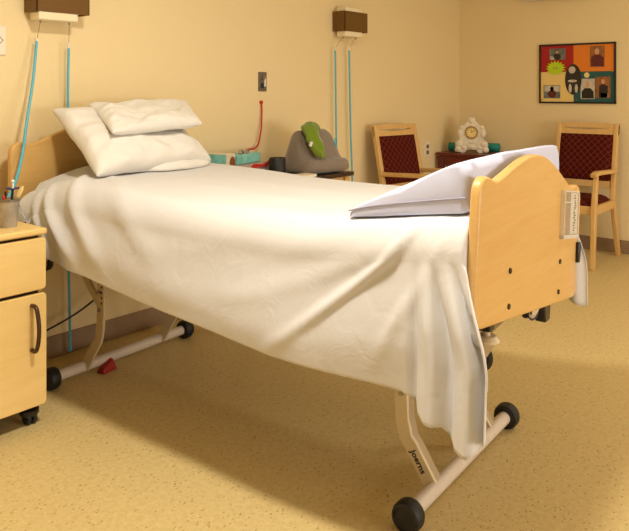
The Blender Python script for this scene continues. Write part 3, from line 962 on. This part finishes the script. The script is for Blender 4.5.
def green_toy():
    # rings down the cloth: centre (x, y, z), half width, half depth
    rings = [(.050, .055, .200, .018, .010), (.046, .050, .228, .034, .016), (.034, .030, .252, .050, .020), (.014, .0, .262, .058, .024), (-.004, -.032, .256, .060, .026), (-.014, -.058, .230, .056, .027), (-.018, -.078, .198, .052, .027),
             (-.014, -.096, .164, .050, .026), (-.008, -.112, .132, .042, .024), (-.002, -.126, .106, .028, .018), (.0, -.132, .090, .010, .008)]
    P = catmull([r[:3] for r in rings], 4)
    mb = MB()
    rows = []
    for i, p in enumerate(P):
        f = i / (len(P) - 1) * (len(rings) - 1); k = min(int(f), len(rings) - 2); t = f - k
        a_ = rings[k][3] * (1 - t) + rings[k + 1][3] * t; b_ = rings[k][4] * (1 - t) + rings[k + 1][4] * t
        tan = (P[min(i + 1, len(P) - 1)] - P[max(i - 1, 0)]).normalized()
        xx = Vector((1, 0, 0)); yy = tan.cross(xx).normalized()
        ring = []
        for m in range(28):
            an = 2 * PI * m / 28
            q = p + xx * a_ * math.cos(an) + yy * b_ * math.sin(an) * (1 + .25 * math.sin(an * 4 + i * .12))
            q += Vector((.006, -.006, .004)) * fnoise(q.x * 30, q.y * 30, q.z * 26)
            ring.append(q)
        rows.append(ring)
    g = mb.grid(rows, closed_u=True)
    mb.bm.faces.new(g[0]); mb.bm.faces.new(list(reversed(g[-1])))
    o = mb.build('plush_toy', M['green'], loc=(3.150, 2.655, NZ + .003), rz=R(-8), ang=90)
    tag(o, 'olive green plush cloth slung over the grey cushion', 'soft toy')
    arm = MB()
    P2 = catmull([(.0, -.025, .268), (.04, -.02, .266), (.078, -.005, .248), (.090, .014, .224)], 5)
    arm.tube(P2, [.026 - .012 * i / (len(P2) - 1) for i in range(len(P2))], n=14)
    arm.build('flap', M['green'], o)
    lb = MB().box((-.066, -.108, .172), (.012, .012, .026), rot=Matrix.Rotation(.4, 4, 'Y'))
    lb.build('care_label', M['paper'], o)
green_toy()

cb = thing('canister', 'matte black cylindrical canister left of the grey cushion', 'canister', (2.912, 2.665, NZ))
MB().lathe([(0, 0), (.043, 0), (.046, .003), (.046, .100), (.043, .105), (.040, .105), (.039, .10), (0, .10)], (0, 0, 0), 36).build('body', M['black'], cb)
MB().lathe([(.0455, .012), (.0468, .014), (.0468, .018), (.0455, .02)], (0, 0, 0), 36).build('band', M['ink'], cb)

nb = thing('notepad', 'cream paper pad in front of the grey cushion on the night table', 'notepad', (2.955, 2.545, NZ))
MB().box((0, 0, .006), (.20, .085, .012)).build('pages', M['paper'], nb, bevel=.001)
MB().box((0, 0, .0135), (.20, .085, .003)).build('cover', M['tissue'], nb, bevel=.001)

tb = thing('tissue_carton', 'small pale carton with a brown picture beside the pillows', 'carton', (2.565, 2.735, NZ), R(14))
MB().box((0, 0, .073), (.095, .10, .146)).build('body', M['tissue'], tb, bevel=.004)
MB().sphere((.020, -.0505, .100), .028, 16, (1, .06, 1.1)).build('printed_picture', M['brownspot'], tb)
MB().box((-.044, 0, .122), (.012, .102, .046)).build('side_panel', M['pale_teal'], tb)
bx = thing('gift_box', 'pale teal gift box lying on top of the grey wrapped parcel behind the bed', 'box', (2.765, 2.80, NZ + .078), R(14))
MB().box((0, 0, .026), (.24, .11, .05)).build('body', M['pale_teal'], bx, bevel=.004)
bw = MB()
for s in (-1, 1):
    bw.tube(catmull([(.0, -.02, .054), (s * .03, -.02, .074), (s * .05, -.02, .060), (s * .02, -.02, .053), (0, -.02, .054)], 5), .004, flat=(.012, .003))
bw.box((0, -.0, .0525), (.014, .112, .003))
bw.build('bow', M['plaid'], bx)
pw = thing('wrapped_parcel', 'grey wrapped parcel with a red ribbon under the teal box', 'parcel', (2.778, 2.775, NZ), R(8))
MB().box((0, 0, .039), (.26, .13, .078)).build('wrap', M['plaid'], pw, bevel=.006)
rb = MB()
rb.tube(catmull([(-.06, -.067, .03), (-.03, -.067, .062), (.0, -.067, .070), (.05, -.068, .062), (.10, -.07, .072), (.135, -.068, .090)], 5), .004, flat=(.016, .004), up=(0, 1, 0))
rb.tube(catmull([(-.01, -.068, .066), (.012, -.069, .045), (.02, -.068, .015)], 5), .004, flat=(.014, .003), up=(0, 1, 0))
rb.build('ribbon', M['red'], pw)
lump = MB()
lump.sphere((0, 0, .028), .034, 18, (1.0, .8, .85))
lump.sphere((.018, .0, .052), .018, 14)
lump.sphere((.034, -.004, .05), .008, 10)
for v in lump.bm.verts: v.co += Vector((.002, .002, .003)) * fnoise(v.co.x * 60, v.co.y * 60, v.co.z * 60)
o = lump.build('stuffed_animal', M['furry'], loc=(2.958, 2.755, NZ))
tag(o, 'tiny brown stuffed lump beside the black canister', 'soft toy')

# ------------------------------------------------------------------ armchairs
def armchair(loc, rz, label):
    ch = thing('armchair', label, 'chair', loc, rz, 'burgundy upholstered armchairs')
    w = .214                      # half width to the post centres
    yT, yB = .262, .155           # back post at the top and at seat height
    zT, zS = .960, .43
    def post_y(z): return yB + (yT - yB) * (z - zS) / (zT - zS)
    for s in (-1, 1):
        p = MB().tube([(s * (w - .005), .295, 0), (s * (w - .005), .225, .22), (s * (w - .004), yB, zS)], .02, flat=(.030, .042), up=(0, 1, 0))
        p.build('leg', M['oak'], ch, bevel=.005)
        # front leg rises into the arm support
        p = MB()
        p.hexa([(s * w - .016, -.296, 0), (s * w + .016, -.296, 0), (s * w + .016, -.266, 0), (s * w - .016, -.266, 0),
                (s * w - .017, -.275, zS - .02), (s * w + .017, -.275, zS - .02), (s * w + .017, -.225, zS - .02), (s * w - .017, -.225, zS - .02)])
        p.build('leg', M['oak'], ch, bevel=.006)
        p = MB()
        p.hexa([(s * w - .017, -.275, zS - .025), (s * w + .017, -.275, zS - .025), (s * w + .017, -.225, zS - .025), (s * w - .017, -.225, zS - .025),
                (s * w - .015, -.225, .625), (s * w + .015, -.225, .625), (s * w + .015, -.190, .625), (s * w - .015, -.190, .625)])
        p.build('arm_support', M['oak'], ch, bevel=.006)
        a = MB().tube(catmull([(s * w, -.262, .632), (s * (w + .004), -.20, .645), (s * (w + .004), -.05, .640), (s * w, .10, .632), (s * (w - .004), .20, .628)], 5), .02, flat=(.048, .028))
        a.build('armrest', M['oak'], ch, bevel=.008, seg=3)
        MB().tube([(s * (w - .004), post_y(z), z) for z in (zS - .01, .60, .8, zT)], .02, flat=(.034, .036), up=(0, 1, 0)).build('back_post', M['oak'], ch, bevel=.006)
    # top rail with a lens-shaped hand slot
    tilt = math.atan2(yT - yB, zT - zS)
    rail = MB()
    z0, z1 = .888, .966
    W2 = w + .013
    def rp(x, z): return Vector((x, post_y(z), z))
    n = 24
    sl, zc = .165, .936
    outer, inner = [], []
    for i in range(n + 1):
        f = i / n
        outer.append((-W2 + 2 * W2 * f, z1 + .004 * math.sin(PI * f))); inner.append((-sl + 2 * sl * f, zc + .001 * math.sin(PI * f)))
    for i in range(n + 1):
        f = 1 - i / n
        outer.append((-W2 + 2 * W2 * f, z0)); inner.append((-sl + 2 * sl * f, zc - .003 - .013 * math.sin(PI * f)))
    th = .014
    L = []
    for loop, dy in ((outer, -th), (outer, th), (inner, th), (inner, -th)):
        L.append([rail.bm.verts.new(rp(*p) + Vector((0, dy, 0))) for p in loop])
    m_ = len(outer)
    for a, b in ((0, 1), (1, 2), (2, 3), (3, 0)):
        for i in range(m_):
            k = (i + 1) % m_
            rail.bm.faces.new((L[a][i], L[a][k], L[b][k], L[b][i]))
    rail.build('top_rail', M['oak'], ch)
    lr = MB()
    lr.hexa([rp(-w, .505) + Vector((0, -.013, 0)), rp(w, .505) + Vector((0, -.013, 0)), rp(w, .505) + Vector((0, .013, 0)), rp(-w, .505) + Vector((0, .013, 0)),
             rp(-w, .555) + Vector((0, -.013, 0)), rp(w, .555) + Vector((0, -.013, 0)), rp(w, .555) + Vector((0, .013, 0)), rp(-w, .555) + Vector((0, .013, 0))])
    lr.build('lower_rail', M['oak'], ch, bevel=.004)
    # padded back panel
    bp = MB()
    rows_f, rows_b = [], []
    nx, nz = 14, 16
    xw = w - .014
    for j in range(nz + 1):
        z = .548 + (.894 - .548) * j / nz
        rf, rbk = [], []
        for i in range(nx + 1):
            x = -xw + 2 * xw * i / nx
            e = ((1 - (2 * i / nx - 1) ** 6) * (1 - (2 * j / nz - 1) ** 6)) ** .5
            rf.append(Vector((x, post_y(z) - .008 - .024 * e, z))); rbk.append(Vector((x, post_y(z) + .006 + .008 * e, z)))
        rows_f.append(rf); rows_b.append(rbk)
    bp.grid(rows_f); bp.grid(rows_b)
    bp.build('back_pad', M['lattice'], ch, ang=70)
    # seat frame and cushion
    sf = MB()
    sf.box((0, -.245, zS - .035), (2 * w, .028, .058)); sf.box((0, .14, zS - .035), (2 * w, .028, .058))
    for s in (-1, 1): sf.box((s * w, -.05, zS - .035), (.026, .38, .058))
    sf.build('seat_frame', M['oak'], ch, bevel=.005)
    sc_ = MB()
    top, bot = [], []
    n1 = 16
    for j in range(n1 + 1):
        rt, rb2 = [], []
        for i in range(n1 + 1):
            x, y = 2 * i / n1 - 1, 2 * j / n1 - 1
            e = ((1 - abs(x) ** 7) * (1 - abs(y) ** 7)) ** .5
            rt.append(Vector((x * (w - .015), -.055 + y * .20, zS - .006 + .046 * e))); rb2.append(Vector((x * (w - .015), -.055 + y * .20, zS - .006 - .012 * e)))
        top.append(rt); bot.append(rb2)
    sc_.grid(top); sc_.grid(bot)
    bmesh.ops.remove_doubles(sc_.bm, verts=sc_.bm.verts, dist=.0005)
    sc_.build('seat', M['lattice'], ch, ang=70)
    return ch
armchair((4.335, 2.60, 0), R(-8), 'burgundy and oak armchair against the long wall behind the bed')
armchair((5.192, 1.842, 0), -PI / 2, 'burgundy and oak armchair against the end wall under the photo board')

# ------------------------------------------------------------------ corner table with clock
TX0, TX1, TY0, TY1, TZ = 5.135, 5.555, 2.22, 2.955, .71
tbl = thing('side_table', 'dark mahogany side table in the room corner', 'table', ((TX0 + TX1) / 2, (TY0 + TY1) / 2, 0))
tc_ = Vector(tbl.location)
MB().box((0, 0, TZ - .013), (TX1 - TX0, TY1 - TY0, .026)).build('top', M['mahogany'], tbl, bevel=.006, seg=3)
MB().box((0, 0, TZ - .066), (TX1 - TX0 - .04, TY1 - TY0 - .04, .08)).build('apron', M['mahogany'], tbl, bevel=.003)
for sx in (-1, 1):
    for sy in (-1, 1):
        MB().hexa([(sx * .18 + a * .014, sy * .34 + b * .014, 0) for a, b in ((-1, -1), (1, -1), (1, 1), (-1, 1))] +
                  [(sx * .175 + a * .022, sy * .335 + b * .022, TZ - .03) for a, b in ((-1, -1), (1, -1), (1, 1), (-1, 1))]).build('leg', M['mahogany'], tbl, bevel=.003)

def mantel_clock(loc, rz):
    ck = thing('mantel_clock', 'ornate cream ceramic mantel clock on the corner table', 'clock', loc, rz)
    # half outline (x, z); scrolls and feet
    half = [(0, .028), (.02, .022), (.035, .03), (.045, .012), (.058, .0), (.08, .0), (.094, .008), (.098, .022), (.108, .012), (.120, .004), (.132, .010), (.136, .028), (.126, .046), (.130, .066),
            (.122, .085), (.104, .098), (.092, .112), (.096, .128), (.108, .142), (.112, .165), (.106, .186), (.096, .196), (.094, .212), (.082, .222), (.066, .224), (.052, .230), (.044, .244), (.032, .252), (.026, .264), (.030, .276), (.020, .286), (.0, .288)]
    out = half + [(-x, z) for x, z in reversed(half[1:-1])]
    MB().prism(out, Matrix.Translation((0, 0, 0)), .075).build('case', M['ceramic'], ck, bevel=.012, seg=4)
    for s in (-1, 1):
        for (x, z, r, sc_) in ((.105, .03, .026, (1, .6, 1)), (.10, .072, .030, (1, .5, 1)), (.088, .15, .024, (.8, .5, 1.3)), (.062, .045, .022, (1.1, .6, .8)), (.080, .205, .018, (1, .6, 1))):
            MB().sphere((s * x, -.034, z), r, 14, sc_).build('scroll', M['ceramic'], ck)
    for (z, r, sc_) in ((.262, .022, (1, .7, 1.2)), (.05, .03, (1.3, .5, .7)), (.09, .02, (1.6, .5, .7))):
        MB().sphere((0, -.034, z), r, 14, sc_).build('shell_ornament', M['ceramic'], ck)
    rot = Matrix.Rotation(PI / 2, 3, 'X')
    MB().lathe([(.040, .0), (.050, .0), (.052, .006), (.049, .014), (.042, .014), (.040, .008)], (0, -.036, .165), 36, rot).build('bezel', M['gold'], ck)
    dl = MB().cyl((0, -.036, .165), (0, -.0485, .165), .0405, n=36).build('dial', M['dial'], ck)
    tk = MB()
    for k in range(12):
        a = 2 * PI * k / 12
        tk.box((.034 * math.sin(a), -.0488, .165 + .034 * math.cos(a)), (.003, .001, .009), rot=Matrix.Rotation(a, 4, 'Y'))
    tk.build('hour_marks', M['ink'], dl)
    for a, L, w_ in ((R(55), .030, .003), (R(-10), .020, .004)):
        MB().box((L / 2 * math.sin(a), -.0495, .165 + L / 2 * math.cos(a)), (w_, .001, L), rot=Matrix.Rotation(a, 4, 'Y')).build('hand', M['ink'], dl)
mantel_clock((5.275, 2.705, TZ), R(-66))

def roll(p, q, r, label):
    org = (Vector(p) + Vector(q)) / 2; org.z = TZ
    d = Vector(q) - Vector(p)
    o = MB().tube([Vector(p) - org, Vector(p) + d * .04 - org, Vector(p) + d * .5 - org, Vector(p) + d * .96 - org, Vector(q) - org], [r * .86, r, r, r, r * .86], n=24).build('teal_roll', M['teal_roll'], loc=org, ang=50)
    return tag(o, label, 'roll')
roll((5.325, 2.940, TZ + .036), (5.352, 2.845, TZ + .036), .035, 'teal cylinder lying left of the cream clock')
roll((5.46, 2.665, TZ + .036), (5.475, 2.56, TZ + .036), .035, 'teal cylinder lying right of the cream clock')

# ------------------------------------------------------------------ photo board on the end wall
PB_Y0, PB_Y1, PB_Z0, PB_Z1 = 2.262, 1.672, 1.111, 1.576
bw_, bh_ = PB_Y0 - PB_Y1, PB_Z1 - PB_Z0
pb = thing('photo_board', 'black framed four-colour board of pinned photographs on the end wall', 'picture board', (XW, (PB_Y0 + PB_Y1) / 2, PB_Z0))
def bbox(a0, a1, b0, b1, x0, x1):
    return ((-(x0 + x1) / 2), bw_ / 2 - bw_ * (a0 + a1) / 2, bh_ * (b0 + b1) / 2), (x1 - x0, bw_ * (a1 - a0), bh_ * (b1 - b0))
fm = MB()
for a in ((0, .022, 0, 1), (.978, 1, 0, 1), (.0, 1, 0, .028), (0, 1, .972, 1)):
    fm.box(*bbox(*a, 0, .016))
fm.build('frame', M['frame_black'], pb, bevel=.001)
for nm, a, mt_ in (('red_card', (.02, .462, .53, .975), 'card_red'), ('orange_card', (.462, .98, .53, .975), 'card_orange'), ('yellow_card', (.02, .462, .025, .53), 'card_yellow'), ('teal_card', (.462, .98, .025, .53), 'card_teal')):
    MB().box(*bbox(*a, 0, .008)).build(nm, M[mt_], pb)
def poly(mb, pts, x0, x1):
    A = [mb.bm.verts.new((-x0, bw_ / 2 - bw_ * a, bh_ * b)) for a, b in pts]
    B = [mb.bm.verts.new((-x1, bw_ / 2 - bw_ * a, bh_ * b)) for a, b in pts]
    mb.bm.faces.new(A); mb.bm.faces.new(list(reversed(B)))
    n = len(A)
    for i in range(n): mb.bm.faces.new((A[i], B[i], B[(i + 1) % n], A[(i + 1) % n]))
    return mb
def ell(a, b, ra, rb, n=24): return [(a + ra * math.cos(2 * PI * k / n), b + rb * math.sin(2 * PI * k / n)) for k in range(n)]
def photo(a, mt_, bits):
    p = MB().box(*bbox(*a, .008, .0095)).build('photograph', M[mt_], pb)
    for nm, pts, m2 in bits:
        poly(MB(), pts, .0096, .0102).build(nm, M[m2], p, smooth=False)
photo((.14, .355, .735, .925), 'ph_grey', [('pictured_person', ell(.245, .79, .05, .055), 'ph_dark'), ('pictured_face', ell(.245, .855, .018, .03), 'skin'), ('pictured_ground', [(.15, .74), (.21, .74), (.20, .79), (.15, .80)], 'ph_pale')])
photo((.675, .86, .60, .945), 'ph_brown', [('pictured_shirt', [(.69, .61), (.85, .61), (.85, .75), (.80, .80), (.73, .80), (.69, .75)], 'maroon'), ('pictured_face', ell(.765, .855, .028, .05), 'skin')])
photo((.06, .285, .085, .305), 'ph_grey', [('pictured_background', [(.07, .20), (.28, .20), (.28, .295), (.07, .295)], 'ph_pale'), ('pictured_shirt', ell(.175, .16, .055, .065), 'maroon'), ('pictured_face', ell(.175, .25, .024, .036), 'skin')])
photo((.555, .735, .075, .41), 'ph_pale', [('pictured_shirt', [(.57, .085), (.725, .085), (.72, .2), (.68, .255), (.61, .255), (.57, .2)], 'ph_black'), ('pictured_face', ell(.645, .31, .028, .048), 'skin')])
photo((.745, .93, .095, .44), 'ph_brown', [('pictured_shirt', [(.79, .10), (.895, .10), (.90, .28), (.86, .32), (.82, .32), (.79, .28)], 'ph_dark'), ('pictured_face', ell(.84, .36, .022, .04), 'skin'), ('pictured_papers', [(.81, .10), (.90, .10), (.90, .17), (.81, .18)], 'ph_pale')])
ov = poly(MB(), ell(.46, .40, .108, .255, 36), .0096, .0115).build('oval_portrait', M['ph_dark'], pb, smooth=False)
poly(MB(), ell(.445, .56, .045, .06), .0116, .0122).build('pictured_face', M['ph_pale'], ov, smooth=False)
poly(MB(), ell(.45, .375, .06, .022), .0116, .0122).build('pictured_hands', M['ph_pale'], ov, smooth=False)
for s in (-1, 1): poly(MB(), ell(.46 + s * .04, .25, .020, .075), .0116, .0122).build('pictured_leg', M['ph_pale'], ov, smooth=False)
sb = []
for k in range(32):
    a = 2 * PI * k / 32 + .1
    r_ = 1.12 if k % 2 == 0 else .78
    sb.append((.225 + .122 * r_ * math.cos(a), .595 + .115 * r_ * math.sin(a)))
so_ = poly(MB(), sb, .0096, .011).build('starburst', M['lime'], pb, smooth=False)
wr = MB()
for k, (da, h) in enumerate(((-.03, .035), (-.012, .02), (.006, .022), (.022, .03))):
    poly(wr, [(.225 + da, .58), (.225 + da + .008, .58), (.225 + da + .010, .58 + h), (.225 + da + .002, .58 + h)], .0111, .0114)
wr.build('scribble', M['ph_grey'], so_, smooth=False)
poly(MB(), ell(.635, .47, .034, .044), .0096, .0108).build('yellow_dot', M['dial'], pb, smooth=False)
for a, b in ((.04, .94), (.955, .52), (.04, .06), (.5, .06)):
    MB().sphere((-.010, bw_ / 2 - bw_ * a, bh_ * b), .005, 8).build('pin', M['gold'], pb)

# ------------------------------------------------------------------ things on the floor and the cable
rc_ = MB()
rc_.hexa([(-.045, -.022, 0), (.04, -.026, 0), (.045, .022, 0), (-.04, .024, 0), (-.035, -.014, .026), (.022, -.016, .052), (.028, .014, .05), (-.03, .014, .028)])
o = rc_.build('floor_scrap', M['darkred'], loc=(1.815, 2.655, 0), rz=.3, bevel=.006)
tag(o, 'small red plastic piece on the floor below the bed head', 'plastic piece')
pc = MB()
P = catmull([(1.45, 2.945, .10), (1.56, 2.93, .115), (1.678, 2.90, .158), (1.78, 2.88, .195), (1.86, 2.865, .235), (1.93, 2.85, .29), (1.96, 2.84, .40), (1.95, 2.83, .585)], 8)
org = Vector((1.45, 2.945, 0))
o = pc.tube([p - org for p in P], .0045, n=8).build('power_cord', M['black'], loc=org)
tag(o, 'thin black power cord hanging behind the bed legs', 'cord')

# ------------------------------------------------------------------ lights
def ceiling_light(x, y, watt, r, label):
    f = thing('ceiling_light', label, 'light', (x, y, ZC))
    MB().lathe([(0, 0), (r + .03, 0), (r + .03, -.02), (r + .005, -.03), (0, -.03)], (0, 0, 0), 36).build('housing', M['white'], f)
    MB().lathe([(0, -.05), (r * .7, -.046), (r, -.031), (0, -.031)], (0, 0, 0), 36).build('diffuser', emis('lit_diffuser', (255, 226, 176), 6.0), f)
    li = bpy.data.lights.new('ceiling_lamp', 'AREA'); li.shape = 'DISK'; li.size = 2 * r; li.energy = watt; li.color = LIGHT_COL; li.spread = R(175)
    lo = bpy.data.objects.new('ceiling_lamp', li); COL.objects.link(lo); lo.location = (x, y, ZC - .056)
    return f
LIGHT_COL = (.985, .93, .79)
ceiling_light(1.275, 1.130, 46, .13, 'round ceiling light above the near side of the bed')
ceiling_light(4.35, .0, 18, .12, 'unseen ceiling light added to brighten the end wall and floor')  # second fixture, added to lift the end wall and the floor before it
# fill light standing for daylight from the unseen near-wall window
wl = bpy.data.lights.new('window_fill', 'AREA'); wl.shape = 'RECTANGLE'; wl.size = WX1 - WX0 - .1; wl.size_y = WZ1 - WZ0 - .1
wl.energy = 74; wl.color = (.98, .94, .88)
wo = bpy.data.objects.new('window_fill', wl); COL.objects.link(wo)
wo.location = ((WX0 + WX1) / 2, Y0 - .10, (WZ0 + WZ1) / 2); wo.rotation_euler = (R(90), 0, 0)
hl = bpy.data.lights.new('side_fill', 'AREA'); hl.shape = 'RECTANGLE'; hl.size = DY1 - DY0 - .06; hl.size_y = 1.6; hl.energy = 4; hl.color = (1.0, .88, .70)  # lamp added at the doorway to brighten the near side of the sheet
ho = bpy.data.objects.new('side_fill', hl); COL.objects.link(ho)
ho.location = (X0 - .10, (DY0 + DY1) / 2, 1.15); ho.rotation_euler = (R(90), 0, R(-90))
w = bpy.data.worlds.new('World'); SC.world = w; w.use_nodes = True
w.node_tree.nodes['Background'].inputs[0].default_value = (.9, .93, 1.0, 1); w.node_tree.nodes['Background'].inputs[1].default_value = .6

# ------------------------------------------------------------------ camera
F, HY, YAW = 717.86, 92.0, .6895
cam = bpy.data.cameras.new('camera'); co = bpy.data.objects.new('camera', cam); COL.objects.link(co)
cam.sensor_fit = 'HORIZONTAL'; cam.sensor_width = 36.0; cam.lens = F / 629 * 36.0
cam.shift_x = 0.0; cam.shift_y = -(265.5 - HY) / 629
cam.clip_start = .05
co.location = (0, 0, 1.2)
co.rotation_euler = (R(90), 0, YAW - PI / 2)
SC.camera = co
vs = SC.view_settings
vs.view_transform = 'Standard'; vs.look = 'None'; vs.gamma = 1.0; vs.use_curve_mapping = False
vs.exposure = -0.17
